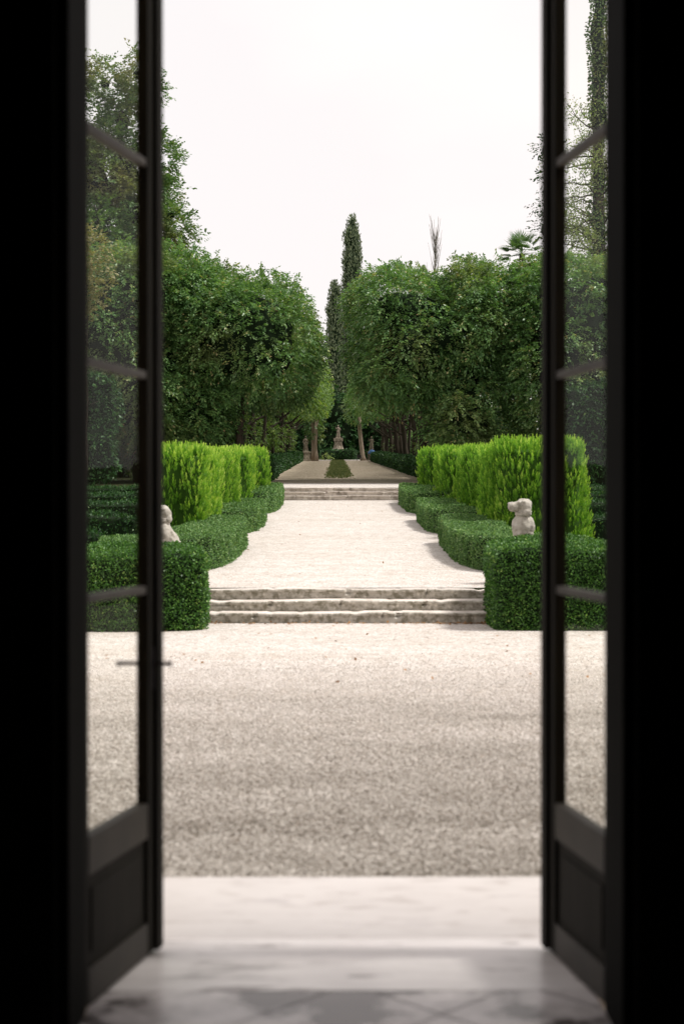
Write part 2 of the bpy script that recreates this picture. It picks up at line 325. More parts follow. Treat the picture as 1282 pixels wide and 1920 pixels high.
# ------------------------------------------------------------------ foliage
def hull(half, p=2.5, res=14, warp=None, amp=.2, nscale=2., seed=0):
    """cube-sphere super-ellipsoid around 0, displaced by lumps, optionally warped. returns V, quads"""
    g = np.linspace(-1, 1, res + 1); A, B = np.meshgrid(g, g, indexing='ij'); A = A.ravel(); B = B.ravel(); o = np.ones_like(A); Vs = []; Fs = []
    for i, (X, Y, Z) in enumerate([(o, A, B), (-o, B, A), (B, o, A), (A, -o, B), (A, B, o), (B, A, -o)]):
        d = np.stack([X, Y, Z], 1)
        r = (np.abs(d) ** p).sum(1) ** (-1 / p); Vs.append(d * r[:, None])
        q = np.arange((res + 1) ** 2).reshape(res + 1, res + 1)
        Fs.append(np.stack([q[:-1, :-1], q[1:, :-1], q[1:, 1:], q[:-1, 1:]], -1).reshape(-1, 4) + i * (res + 1) ** 2)
    V = np.concatenate(Vs); F = np.concatenate(Fs)
    _, idx, inv = np.unique(np.round(V, 5), axis=0, return_index=True, return_inverse=True); V = V[idx]; F = inv.reshape(-1)[F]
    c = V[F].mean(1); nn = np.cross(V[F[:, 2]] - V[F[:, 0]], V[F[:, 3]] - V[F[:, 1]]); k = (nn * c).sum(1) < 0; F[k] = F[k][:, ::-1]
    W = V * np.array(half)
    if warp: W = warp(V)
    a = W[F]; a = a - W.mean(0)
    if (np.cross(a[:, 1] - a[:, 0], a[:, 2] - a[:, 0]) * a[:, 0]).sum() < 0: F = F[:, ::-1].copy()
    if amp:
        N = vnorm(W, F, V); W = W + N * (noise(W, nscale, seed, 3) * amp)[:, None]
    return W, F
def vnorm(W, F, ref):
    n = np.cross(W[F[:, 2]] - W[F[:, 0]], W[F[:, 3]] - W[F[:, 1]]); a = np.zeros_like(W)
    for k in range(4): np.add.at(a, F[:, k], n)
    a /= (np.linalg.norm(a, axis=1, keepdims=True) + 1e-9); return a
def sample(V, F, n, rng):
    a = V[F[:, 0]]; b_ = V[F[:, 1]]; c = V[F[:, 2]]; d = V[F[:, 3]]
    cr_ = np.cross(c - a, d - b_); ar = np.linalg.norm(cr_, axis=1) * .5; i = rng.choice(len(F), n, p=ar / ar.sum())
    u = rng.random((n, 1)); v = rng.random((n, 1))
    P = (a[i] * (1 - u) + b_[i] * u) * (1 - v) + (d[i] * (1 - u) + c[i] * u) * v
    N = cr_[i] / (np.linalg.norm(cr_[i], axis=1, keepdims=True) + 1e-9); return P, N
def area(V, F): return np.linalg.norm(np.cross(V[F[:, 2]] - V[F[:, 0]], V[F[:, 3]] - V[F[:, 1]]), axis=1).sum() * .5
def foliage_mesh(name, parts, hulls, shrink_mat=True):
    """parts: list of (V,F,tone); hulls: list of (V,F) inner bodies -> material slot 1"""
    Vs = []; Fs = []; T = []; Mi = []; off = 0
    for V, F, t in parts:
        Vs.append(V); Fs.append(F + off); T.append(t); Mi.append(np.zeros(len(F), int)); off += len(V)
    for V, F in hulls:
        Vs.append(V); Fs.append(F + off); T.append(np.zeros(len(F))); Mi.append(np.ones(len(F), int)); off += len(V)
    return np_mesh(name, np.concatenate(Vs), np.concatenate(Fs), np.concatenate(T), np.concatenate(Mi))
def sprays(V, F, dens, per, slen, L, W, rng, droop=.35, keep=None, inset=.35, up=0.):
    """hornbeam-like: leafy twigs that leave the crown surface and arch out and down, leaves alternate along them"""
    n = int(area(V, F) * dens); P, N = sample(V, F, n, rng)
    if keep is not None:
        k = keep(P); P, N = P[k], N[k]; n = len(P)
    lump = noise(P, .8, 17, 2); k = rng.random(n) < np.clip(.92 + .32 * lump, .35, 1); P, N, lump = P[k], N[k], lump[k]; n = len(P)
    P = P - N * ((rng.random(n) ** 1.5) * inset - .18 * inset * np.clip(lump, -1.5, 1.5))[:, None]
    H = N.copy(); H[:, 2] = H[:, 2] * .6 + up; H += rng.normal(0, .35, (n, 3)); H /= np.linalg.norm(H, axis=1, keepdims=True)
    S = np.cross(H, [0, 0, 1.]) + rng.normal(0, .25, (n, 3)); S /= (np.linalg.norm(S, axis=1, keepdims=True) + 1e-9)
    sl = slen * rng.uniform(.5, 1.3, n); outV = []; outT = []
    base = rng.random(n)
    for i in range(per):
        t = (i + .5) / per; s = 1 if i % 2 else -1
        Q = P + H * (sl * t)[:, None]; Q[:, 2] -= droop * sl * t * t; Q += rng.normal(0, .04, (n, 3))
        D = H * .7 + S * s * rng.uniform(.5, 1.1, (n, 1)) * (1.1 - .6 * t); D[:, 2] -= droop * (.4 + t) + rng.uniform(-.2, .35, n)
        Nn = np.cross(H, S); Nn *= np.sign(Nn[:, 2:3] + 1e-6); Nn = Nn + rng.normal(0, .45, (n, 3))
        sc = rng.uniform(.7, 1.25, n)
        v, f = leaves(Q, D, Nn, L * sc, W * sc); outV.append(v); outT.append(np.clip(base * .55 + rng.random(n) * .5 - .03, 0, 1))
    V2 = np.concatenate(outV); return V2, np.arange(len(V2)).reshape(-1, 4), np.concatenate(outT)
SQ = 1.
def shell(V, F, dens, L, W, rng, outw=.3, upw=.0, jit=1., depth=.05, tonebias=0., tonedepth=.0, extra=None):
    """clipped foliage: small leaves standing out of the surface in every direction"""
    n = int(area(V, F) * dens); P, N = sample(V, F, n, rng); d = rng.random(n) ** 1.3 * depth
    lump = noise(P * np.array([1, 1, .4 if upw > 1 else 1]), .22, 3, 2)
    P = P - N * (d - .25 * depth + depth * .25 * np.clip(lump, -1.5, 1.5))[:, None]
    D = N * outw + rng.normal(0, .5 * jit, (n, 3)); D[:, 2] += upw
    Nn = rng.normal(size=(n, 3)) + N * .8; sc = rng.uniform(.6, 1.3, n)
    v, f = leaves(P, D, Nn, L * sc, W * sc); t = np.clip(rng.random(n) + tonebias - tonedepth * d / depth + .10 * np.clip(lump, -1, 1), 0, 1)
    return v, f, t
def plumes(V, F, dens, L, W, rng, depth, per=13):
    n = int(area(V, F) * dens); P, N = sample(V, F, n, rng); back = rng.random(n) ** 1.2; P = P - N * (back * depth)[:, None]
    H = N * .30 + rng.normal(0, .10, (n, 3)); H[:, 2] += 1.; H /= np.linalg.norm(H, axis=1, keepdims=True)
    S = np.cross(H, rng.normal(size=(n, 3))); S /= np.linalg.norm(S, axis=1, keepdims=True); S2 = np.cross(H, S)
    sl = L * 2.1 * rng.uniform(.6, 1.4, n); oV = []; oT = []; base = rng.normal(0, .10, n) + .16 * np.clip(noise(P * np.array([1, 1, .2]), .5, 8, 2), -1, 1)
    for i in range(per):
        t = (i + .3) / per; a = i * 2.4; sd = S * math.cos(a) + S2 * math.sin(a)
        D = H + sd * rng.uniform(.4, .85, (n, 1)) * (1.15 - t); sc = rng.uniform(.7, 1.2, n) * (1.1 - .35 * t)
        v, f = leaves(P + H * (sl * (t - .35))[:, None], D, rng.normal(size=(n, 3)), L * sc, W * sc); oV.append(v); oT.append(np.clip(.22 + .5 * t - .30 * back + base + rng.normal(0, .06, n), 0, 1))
    V2 = np.concatenate(oV); return V2, np.arange(len(V2)).reshape(-1, 4), np.concatenate(oT)
def inset(V, F, d, ref=None): return V - vnorm(V, F, None) * d
def shade_trunk(o): return o

def branches(mb, base, top, r, rng, limbs=7, spread=2.6, z0=.45):
    pts = []; rad = []; n = 8; bx, by, bz = base; tx, ty, tz = top
    for i in range(n + 1):
        t = i / n; pts.append((bx + (tx - bx) * t + rng.normal() * .06, by + (ty - by) * t + rng.normal() * .06, bz + (tz - bz) * t)); rad.append(r * (1.25 if i == 0 else 1) * (1 - .75 * t))
    mb.tube(pts, rad, 9)
    for k in range(limbs):
        t = z0 + (1 - z0) * k / limbs; p = Vector(pts[int(t * n)]); a = rng.uniform(0, 6.28); q = [p]; d = Vector((math.cos(a), math.sin(a), .55))
        for s in range(5): p = p + d * spread / 5 + Vector(rng.normal(size=3) * .08); d.z += .05; q.append(p)
        mb.tube(q, [r * .42 * (1 - s / 6.5) for s in range(6)], 6)

def tree(name, label, group, loc, hulls_spec, trunk, mat, dens=8, per=14, slen=.75, L=.17, W=.085, seed=1, parent=None, cat='tree', droop=.35, barkm='bark', keep=None, insetd=.35, solid=.55, up=0., shoots=0):
    rng = np.random.default_rng(seed); T = empty(name, loc, 0, label, cat, group); parts = []; cores = []
    for (c, half, p, amp, ns) in hulls_spec:
        V, F = hull(half, p, 22, None, amp, ns, seed); V = V + np.array(c)
        parts.append(sprays(V, F, dens, per, slen, L, W, rng, droop, keep, insetd, up))
        if solid:
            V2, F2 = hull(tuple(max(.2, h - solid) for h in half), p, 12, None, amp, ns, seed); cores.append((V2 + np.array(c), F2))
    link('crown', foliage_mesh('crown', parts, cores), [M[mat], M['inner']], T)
    if shoots:
        V, F = hull(*[(h, p, 22, None, amp, ns, seed) for (c, h, p, amp, ns) in hulls_spec[:1]][0]); P, N = sample(V + np.array(hulls_spec[0][0]), F, int(area(V, F) * shoots), rng); k = N[:, 2] > .45; P = P[k]; n_ = len(P)
        D = np.c_[rng.normal(0, .22, (n_, 2)), np.ones(n_)]; ln = rng.uniform(.3, 1.0, n_) ** 1.5 + .1
        for q in range(9):
            t = q / 9; Q = P + D * (ln * t)[:, None]; D2 = D * .6 + rng.normal(0, .5, (n_, 3)); v, f = leaves(Q, D2, rng.normal(size=(n_, 3)), .13 * (1.1 - .5 * t), .06); parts.append((v, f, rng.uniform(.3, .95, n_)))
    if trunk:
        mb = MB(); branches(mb, *trunk, rng, spread=min(2.6, .75 * max(h[0] for _, h, *_r in hulls_spec))); mb.build('trunk', M[barkm], T)
    return T

# --- the big clipped hornbeams: front pair(s) facing the terrace (world x, y), base on the ground
HB = 'clipped hornbeams walling the avenue'
yF = 62.0
def hz(px, y): return px
def hornbeam(x0, x1, y0, y1, zb, zt, label, seed, group=HB, p=3.2, dens=30, lean=0, slen=.54, trunkx=None, per=14, amp=.26, keep=None, solid=1.0, extra=(), LL=.14, mat='horn'):
    cx, cy = (x0 + x1) / 2, (y0 + y1) / 2; g = gz(cy)
    spec = [((0, 0, (zb + zt) / 2 - g), ((x1 - x0) / 2, (y1 - y0) / 2, (zt - zb) / 2), p, amp, 2.2)] + [((c[0] - cx, c[1] - cy, c[2] - g), h_, p_, a_, n_) for c, h_, p_, a_, n_ in extra]
    tx = (trunkx - cx) if trunkx is not None else 0
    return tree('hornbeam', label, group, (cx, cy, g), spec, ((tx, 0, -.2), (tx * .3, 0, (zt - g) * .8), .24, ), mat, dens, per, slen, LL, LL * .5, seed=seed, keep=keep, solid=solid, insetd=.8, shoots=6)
L1 = hornbeam(-7.6, -1.15, 60.5, 68.5, 6.5, 11.85, 'clipped hornbeam nearest the gap on the left, its rounded shoulder leaning over the avenue', 11, p=2.8, amp=.16, trunkx=-4.6, dens=34,
              extra=[((-6.6, 64.5, 10.5), (2.5, 3.6, 1.8), 2.8, .2, 1.8), ((-7.0, 63.8, 7.6), (1.9, 2.4, 3.6), 2.6, .3, 1.8)])
L2 = hornbeam(-13.6, -6.6, 60.0, 68.5, 3.9, 13.0, 'broad clipped hornbeam left of the rounded one, half behind the left door stile', 12, p=3.4, trunkx=-9, dens=34, extra=[((-7.9, 64.5, 11.2), (2.2, 3.6, 1.55), 3.2, .2, 1.8)])
L3 = hornbeam(-20.5, -13.2, 60.5, 69, 6.2, 13.4, 'clipped hornbeam farthest left, seen only through the left glass edge', 13, p=3.2)
R1 = hornbeam(.72, 6.95, 60.5, 68.5, 6.9, 12.2, 'clipped hornbeam nearest the gap on the right, flat topped with twiggy shoots', 14, p=3.5, trunkx=5.1, dens=34,
              extra=[((7.0, 64.6, 10.9), (2.5, 3.4, 1.65), 3.2, .2, 1.6), ((5.9, 63.3, 7.2), (1.5, 2.2, 2.9), 2.4, .3, 1.6)])
R2 = hornbeam(7.75, 13.6, 60.0, 68.5, 3.6, 12.9, 'broad clipped hornbeam on the right, behind the tall bright conifer blocks', 15, p=3.3, trunkx=9.5, dens=34)
R3 = hornbeam(13.3, 20.5, 60.5, 69, 3.8, 13.2, 'clipped hornbeam farthest right behind the right door leaf', 16, p=3.2)
for src, x, lab in ((L3, -24, 'clipped hornbeam outside the left glass, past the farthest left one'), (R3, 24, 'clipped hornbeam outside the right glass, past the farthest right one')):
    c = copy_tree(src); c.location.x = x; c.rotation_euler.z = PI; c['label'] = lab
# twiggy shoots standing above the clipped tops are part of the crowns' sprays
# avenue rows behind, sharing two crowns per side
def row(proto_side, x0, x1, seeds, label, ys, zb, zt):
    protos = [hornbeam(x0, x1, ys[i], ys[i] + 8, zb + gz(ys[i] + 4) - gz(66), zt + gz(ys[i] + 4) - gz(66), label, seeds[i], p=3.4, dens=6.5, slen=.42, LL=.19, solid=0, mat='horn_sunlit' if proto_side < 0 else 'horn', trunkx=(x0 + x1) / 2 + proto_side * .6) for i in range(2)]
    for k, y in enumerate(ys[2:]):
        c = copy_tree(protos[k % 2]); cy = y + 4; c.location = (protos[k % 2].location.x + random.uniform(-.15, .25) * -proto_side * -1, cy, gz(cy) + random.uniform(-.3, .3))
ysr = [69 + 7.4 * i for i in range(12)]
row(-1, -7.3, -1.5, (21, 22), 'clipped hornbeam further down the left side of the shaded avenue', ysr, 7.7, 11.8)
row(1, 1.5, 7.3, (23, 24), 'clipped hornbeam further down the right side of the shaded avenue', ysr, 8.0, 12.0)
# woodland behind the rows
WG = 'wood trees behind the avenue rows'
wp = tree('woodland_tree', 'dark leafy tree of the wood behind the left row of the avenue', WG, (-11.5, 76, gz(76)), [((0, 0, 7.0), (4.2, 5.2, 5.6), 2.6, .6, 2.5)], ((0, 0, -.2), (0, 0, 9), .22), 'horn', 4, 12, 1.0, .24, .12, seed=31, solid=0); wp.scale = (1, 1, .82)
for i, y in enumerate([88, 100, 113, 126, 140, 154]):
    c = copy_tree(wp); c.location = (-11 + random.uniform(-1, .6), y, gz(y)); c.rotation_euler.z = i * 1.3
for i, y in enumerate([78, 98, 119, 141]):
    c = copy_tree(wp); c.location = (12.6 + random.uniform(-.6, 1), y, gz(y)); c.rotation_euler.z = i * 1.7 + .4
    c['label'] = 'dark leafy tree of the wood behind the right row of the avenue'
# extra trunks in the shade under the canopy
def trunk_only(x, y, h, r, lean, label):
    T = empty('slim_tree', (x, y, gz(y)), 0, label, 'tree', 'slim bare trunks in the shade'); rng = np.random.default_rng(int(x * 10 + y))
    mb = MB(); mb.tube([(0, 0, -.1), (lean * .3, 0, h * .3), (lean * .7, .1, h * .65), (lean, 0, h)], [r * 1.2, r, r * .8, r * .6], 8); mb.build('trunk', M['bark'], T)
for i in range(9):
    trunk_only(4.6 + .35 * (i % 3) + .5 * random.random(), 64 + i * 6.5, 6 + random.random(), .09 + .05 * random.random(), random.uniform(-.8, .8), 'slim bare trunk in the shade behind the right low hedge')
for i in range(7):
    trunk_only(-4.3 - .9 * random.random(), 66 + i * 8, 6 + random.random(), .09 + .05 * random.random(), random.uniform(-.5, .7), 'slim bare trunk in the shade behind the left low hedge')
# understorey shrubs behind the low hedges
def shrub(name, label, group, x, y, half, mat='horn', seed=1, dens=10, L=.14, W=.07, cat='shrub', p=2.2, lift=.8):
    return tree(name, label, group, (x, y, gz(y)), [((0, 0, half[2] * lift), half, p, .3, 1.)], ((0, 0, -.1), (0, 0, half[2]), .05), mat, dens, 10, .45, L, W, seed, cat=cat, solid=.45)
s0 = shrub('understorey_shrub', 'loose green shrub under the trees on the left of the avenue', 'shrubs under the trees', -6.3, 70, (1.6, 2.6, 2.7), 'horn_sunlit', 41, 10)
for i, y in enumerate([77, 85, 93, 102, 111, 121, 131, 142]):
    c = copy_tree(s0); c.location = (-6.2 - (i % 3) * .5, y, gz(y)); c.rotation_euler.z = i; 
s1 = shrub('understorey_shrub', 'loose green shrub under the trees on the right of the avenue', 'shrubs under the trees', 8.2, 74, (1.5, 2.6, 1.7), 'horn', 42, 9)
for i, y in enumerate([83, 92, 102, 113, 124, 136, 148]):
    c = copy_tree(s1); c.location = (7.8 + (i % 3) * .4, y, gz(y)); c.rotation_euler.z = i * 1.9

# --- clipped hedges
def hedge(name, label, cat, group, pts, hw, h, mat, dens, L, W, seed, p=7, upw=.1, outw=.35, depth=.07, res=26, amp=.025, z0=None, ht=None, tonebias=0., tonedepth=.3, tilt=0, spike=0, flatz=None, ridge=False):
    """hull swept along pts (x,y); base follows the ground"""
    rng = np.random.default_rng(seed); pts = np.array(pts, float); cx, cy = pts.mean(0)
    seg = np.r_[0, np.cumsum(np.linalg.norm(np.diff(pts, axis=0), axis=1))]; Ltot = seg[-1]
    base = gz(cy) if z0 is None else z0
    def warp(V):
        s = (V[:, 0] * .5 + .5) * (Ltot + 2e-6); x = np.interp(s, seg, pts[:, 0]); y = np.interp(s, seg, pts[:, 1])
        e = .02 * Ltot; x2 = np.interp(np.clip(s + e, 0, Ltot), seg, pts[:, 0]); y2 = np.interp(np.clip(s + e, 0, Ltot), seg, pts[:, 1]); x1 = np.interp(np.clip(s - e, 0, Ltot), seg, pts[:, 0]); y1 = np.interp(np.clip(s - e, 0, Ltot), seg, pts[:, 1])
        tx, ty = x2 - x1, y2 - y1; ln = np.hypot(tx, ty) + 1e-9; nx_, ny_ = ty / ln, -tx / ln
        X = x + nx_ * V[:, 1] * hw; Y = y + ny_ * V[:, 1] * hw
        g = np.array([max(gz(v), 0) for v in Y]) if flatz is None else np.full(len(Y), flatz)
        hh = h + tilt * (Y - cy)
        Z = g + (V[:, 2] * .5 + .5) * (hh + .04) - .04
        return np.stack([X - cx, Y - cy, Z - base], 1)
    V, F = hull((1, 1, 1), p, res, warp, 0 if ridge else amp, .9, seed)
    if ridge: Nn_ = vnorm(V, F, None); V = V + Nn_ * (noise(V * np.array([1, 1, .22]), .42, seed, 2) * amp * (1 - .85 * np.abs(Nn_[:, 2])))[:, None]
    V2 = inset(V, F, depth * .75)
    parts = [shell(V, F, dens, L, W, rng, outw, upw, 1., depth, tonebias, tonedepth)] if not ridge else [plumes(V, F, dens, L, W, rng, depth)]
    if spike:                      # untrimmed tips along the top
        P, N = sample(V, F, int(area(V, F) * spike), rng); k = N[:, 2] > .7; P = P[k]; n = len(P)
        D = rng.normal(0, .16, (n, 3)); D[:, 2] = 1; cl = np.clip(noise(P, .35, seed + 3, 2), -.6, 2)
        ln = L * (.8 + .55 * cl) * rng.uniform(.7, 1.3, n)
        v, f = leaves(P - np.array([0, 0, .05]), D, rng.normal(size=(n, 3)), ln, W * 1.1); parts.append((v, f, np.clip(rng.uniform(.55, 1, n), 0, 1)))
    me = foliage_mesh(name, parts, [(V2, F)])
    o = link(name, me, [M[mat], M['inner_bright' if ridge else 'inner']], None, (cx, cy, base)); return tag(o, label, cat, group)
def line(x0, y0, x1, y1, n=2): return [(x0 + (x1 - x0) * i / (n - 1), y0 + (y1 - y0) * i / (n - 1)) for i in range(n)]
BG = 'big box hedges flanking the near steps'
hedge('box_hedge', 'big square clipped box hedge left of the near steps', 'hedge', BG, line(-8.6, 20.2, -2.1, 21.1), 1.0, 1.11, 'box', 4200, .038, .021, 51, p=22, depth=.07, tilt=.05, res=34, amp=.03, flatz=0)
hedge('box_hedge', 'big square clipped box hedge right of the near steps', 'hedge', BG, line(2.13, 21.1, 8.4, 21.1), 1.0, 1.20, 'box', 4200, .038, .021, 52, p=22, depth=.07, tilt=.05, res=34, amp=.03, flatz=0)
# low curling path hedges: three arcs each side
PG = 'low box hedges curling along the gravel path'
for sgn, side in ((1, 'right'), (-1, 'left')):
    for i, (y0, y1, xin, nm) in enumerate(((24.5, 32.0, 2.72, 'nearest'), (34.2, 41.2, 2.74, 'middle'), (43.6, 52.4, 2.72, 'farthest'))):
        pts = [(sgn * (xin + 1.5), y0 + .25), (sgn * (xin + .75), y0 + .45), (sgn * (xin + .22), y0 + 1.0), (sgn * xin, y0 + 2.2), (sgn * (xin - .04), (y0 + y1) / 2), (sgn * xin, y1 - .6), (sgn * (xin + .12), y1)]
        hedge('path_hedge', f'{nm} of the three low clipped box hedges along the {side} edge of the gravel path', 'hedge', PG, pts, .58, .62 if i < 2 else .7, 'lobe', (3000, 2000, 1500)[i], (.036, .045, .055)[i], (.02, .024, .03)[i], 60 + i + (3 if sgn > 0 else 0), p=18, depth=.05, upw=.2, res=36, amp=.022)
# bright conifer blocks
TG = 'bright yellow green conifer blocks above the path hedges'
ordn = ['first and widest', 'second', 'third', 'fourth', 'fifth and farthest']
for sgn, side, X, wid in ((1, 'right', (3.15, 3.17, 3.15, 3.02, 2.8), 1.95), (-1, 'left', (2.9, 2.92, 2.85, 2.7, 2.55), 1.05)):
    Y0 = (29.5, 33.0, 37.5, 43.2, 49.4, 54.6)
    for i in range(5):
        wd = wid if i == 0 else 1.5
        y0, y1 = Y0[i], Y0[i + 1] - (.5 if i < 4 else 0); xi = X[i]; top = (3.27, 3.30, 3.5, 3.68, 3.92)[i] + (.0 if sgn > 0 else (-.13, -.1, -.08, -.05, 0)[i]); yc = (y0 + y1) / 2
        hedge('thuja_block', f'{ordn[i]} bright conifer block of the {side} row, counted from the dog statue', 'hedge', TG,
              line(sgn * (xi + wd / 2), y0, sgn * (xi + (.12, .25, .3, .3, .3)[i] + wd / 2), y1, 3), wd / 2, top - gz(yc) - .12, 'thuja', (150, 120, 100, 80, 70)[i], .078 if i < 3 else .095, .024 if i < 3 else .030,
              70 + i + (5 if sgn > 0 else 0), p=10, upw=1.6, outw=.42, depth=.26, res=34, amp=.075, tonebias=.02, tonedepth=.62, spike=40, ridge=True, tilt=-.047 + .01)
# parterre rows of box, dark
RG = 'low box rows of the parterre'
for sgn, side in ((-1, 'left'), (1, 'right')):
    for i, (y, nm) in enumerate(((27.5, 'nearest'), (33, 'second'), (39, 'third'), (45.5, 'fourth'), (52, 'farthest'))):
        x0 = 5.4 if sgn > 0 else 4.7
        hedge('parterre_hedge', f'{nm} low dark box row of the parterre on the far {side}', 'hedge', RG, line(sgn * x0, y, sgn * 17, y), .55, .62, 'yew', 420, .075, .04, 90 + i, p=7, depth=.07, upw=.3, res=24, amp=.03)
# tall dark hedge wall left, behind the parterre
hedge('tall_hedge', 'tall dark clipped hedge wall behind the left parterre', 'hedge', 'tall hedges', line(-26, 58.5, -9.2, 58.5), .6, 4.7, 'yew', 130, .17, .085, 101, p=9, depth=.25, res=30, amp=.12, upw=-.2)
hedge('tall_hedge', 'tall dark clipped hedge wall behind the right parterre', 'hedge', 'tall hedges', line(8.6, 58.9, 26, 58.9), .6, 4.2, 'yew', 130, .17, .085, 102, p=9, depth=.25, res=30, amp=.12, upw=-.2)
hedge('boundary_hedge', 'tall dark boundary hedge across the far end of the garden', 'hedge', None, line(-24, 184, 24, 184), .8, 5.5, 'yew', 40, .3, .15, 108, p=9, depth=.3, res=34, amp=.3)
# low hedges lining the avenue
AG = 'low dark hedges lining the avenue'
hedge('avenue_hedge', 'short nearest piece of low dark hedge on the left of the avenue', 'hedge', AG, line(-3.6, 63.3, -3.65, 76), .45, 1.0, 'yew', 260, .1, .05, 103, p=8, res=24, depth=.1, amp=.05)
hedge('avenue_hedge', 'long low dark hedge on the left of the avenue behind the short piece', 'hedge', AG, line(-3.9, 79, -4.2, 152), .45, .95, 'yew', 90, .16, .08, 104, p=8, res=34, depth=.1, amp=.05)
hedge('avenue_hedge', 'long low dark hedge on the right of the avenue', 'hedge', AG, line(4.5, 64, 3.9, 152), .45, .9, 'yew', 90, .16, .08, 105, p=8, res=34, depth=.1, amp=.05)
hedge('monument_hedge', 'low dark hedge in front of the statue at the end of the avenue', 'hedge', None, [(-2.0, 163.5), (0, 164.4), (2.1, 163.5)], .5, 1.15, 'yew', 90, .18, .1, 106, p=6, res=20, depth=.1, amp=.05)
shrub('small_bush', 'small bright bush at the left end of the monument hedge', None, -1.45, 161.6, (.62, .5, .6), 'pale', 107, 12, .14, .08, 'bush')
# grass strip
n = 26000; y = 70 + 86 * RNG.random(n) ** 1.15; x = RNG.normal(0, 1, n) * .0 + RNG.uniform(-.72, .72, n) + .09 * np.sin(y * 1.1) - .05; edge = np.abs(x) < .58 + RNG.normal(0, .16, n); P = np.c_[x, y, [gz(v) for v in y]][edge]; n = len(P)
keep = (RNG.random(n) < np.clip((P[:, 1] - 69) / 14, .05, .75)) & (noise(P, 1.1, 4, 3) > RNG.normal(-.75, .5, n)); P = P[keep]; n = len(P)
D = RNG.normal(0, .5, (n, 3)); D[:, 2] = .8; V, F = leaves(P, D, RNG.normal(size=(n, 3)), .13, .05)
o = link('grass', np_mesh('grass', V, F, RNG.random(n)), M['grass']); tag(o, 'strip of short grass running up the middle of the avenue', 'grass', None, 'stuff')

# --- cypresses and background trees
def cypress(x, y, h, r, label, seed):
    rng = np.random.default_rng(seed); T = empty('cypress', (x, y, gz(y)), 0, label, 'tree', 'cypresses beyond the avenue'); res = 30
    def warp(V):
        t = V[:, 2] * .5 + .5; prof = np.interp(t, [0, .06, .2, .45, .75, .92, 1], [.45, .75, .9, 1, .88, .7, .36])
        ang = np.arctan2(V[:, 1], V[:, 0]); q = np.minimum(1, np.hypot(V[:, 0], V[:, 1]) * 1.3)
        return np.stack([np.cos(ang) * r * prof * q, np.sin(ang) * r * prof * q, 1.2 + t * (h - 1.2)], 1)
    V, F = hull((1, 1, 1), 3, res, warp, .07, 1.1, seed)
    parts = [shell(V, F, 55, .34, .12, rng, .5, 1.3, .7, .28, 0, .5)]
    link('crown', foliage_mesh('crown', parts, [(inset(V, F, .15), F)]), [M['cypress'], M['inner']], T)
    MB().tube([(0, 0, -.2), (0, 0, 1.5), (0, 0, h * .5)], [.28, .22, .1], 8).build('trunk', M['bark'], T)
cypress(1.78, 177, 37.9 - gz(177), 1.3, 'tall slender cypress rising above the gap between the hornbeams', 110)
cypress(-.34, 176, 29.6 - gz(176), 1.15, 'shorter cypress standing inside the gap of the avenue', 111)
# dark conifer filling the far end
for i, (x, y, hx, h, lab) in enumerate(((-.15, 172, 2.3, 8.7, 'dark evergreen closing the end of the avenue behind the statue'), (-5.0, 172.5, 3.2, 7.6, 'dark evergreen behind the left far statue'), (4.9, 172.5, 3.2, 7.8, 'dark evergreen behind the right far statue'))):
    tree('evergreen', lab, 'dark evergreens at the avenue end', (x, y, gz(y)), [((0, 0, h * .5), (hx, 1.7, h * .52), 2.2, .4, 1.6)], ((0, 0, -.2), (0, 0, h * .7), .2), 'yew', 6, 9, .8, .3, .15, 120 + i, solid=.5)
# big ivy-clad tree on the left
def clump_tree(name, label, loc, clumps, trunk, mat, seed, dens=7, per=12, slen=.9, L=.22, W=.12, group=None, barkm='bark', solid=.6, droop=.2, up=.1):
    return tree(name, label, group, loc, [(c, h, 2.1, .38, 1.5) for c, h in clumps], trunk, mat, dens, per, slen, L, W, seed, droop=droop, barkm=barkm, solid=solid, up=up)
yb = 74; g = gz(yb)
def px(x, y, Y): return (-.148 + (x - 631) / 2667 * Y, 1.75 + (950 - y) / 2667 * Y)
cl = []
for (x, y, rx, rz) in ((195, 150, 30, 50), (262, 148, 24, 45), (225, 215, 50, 60), (285, 265, 26, 38), (225, 310, 70, 65), (288, 335, 24, 34), (180, 330, 60, 90), (250, 400, 62, 62), (322, 408, 22, 34), (292, 438, 30, 34), (180, 440, 70, 60), (120, 260, 50, 120), (250, 480, 70, 50)):
    X, Z = px(x, y, yb); X0 = px(225, 0, yb)[0]; cl.append(((X - X0, random.uniform(-1, 1), Z - g), (rx * yb / 2667, max(1.2, rx * yb / 2667 * .9), rz * yb / 2667)))
clump_tree('ivy_clad_tree', 'tall irregular tree clad in ivy rising above the left hornbeams', (px(225, 0, yb)[0], yb, g), cl, ((0, 0, -.2), (0, 0, 19), .4), 'ivy', 130, solid=1.0, dens=17, L=.17, W=.095, slen=.7)
# rusty tree at the left glass edge
X, Z = px(163, 470, 56); g = gz(56)
cl = [((0, 0, 10.3 - g + .2), (.45, .45, 1.6)), ((-.35, 0, 8.6), (.45, .5, 1.3)), ((-.2, .1, 7.2), (.4, .4, 1.0))]
clump_tree('autumn_tree', 'slim tree with rusty autumn leaves at the left edge of the glass', (X, 56, g), cl, ((0, 0, -.1), (0, 0, 9), .05), 'rust', 131, dens=16, per=9, slen=.4, L=.14, W=.08, solid=0)
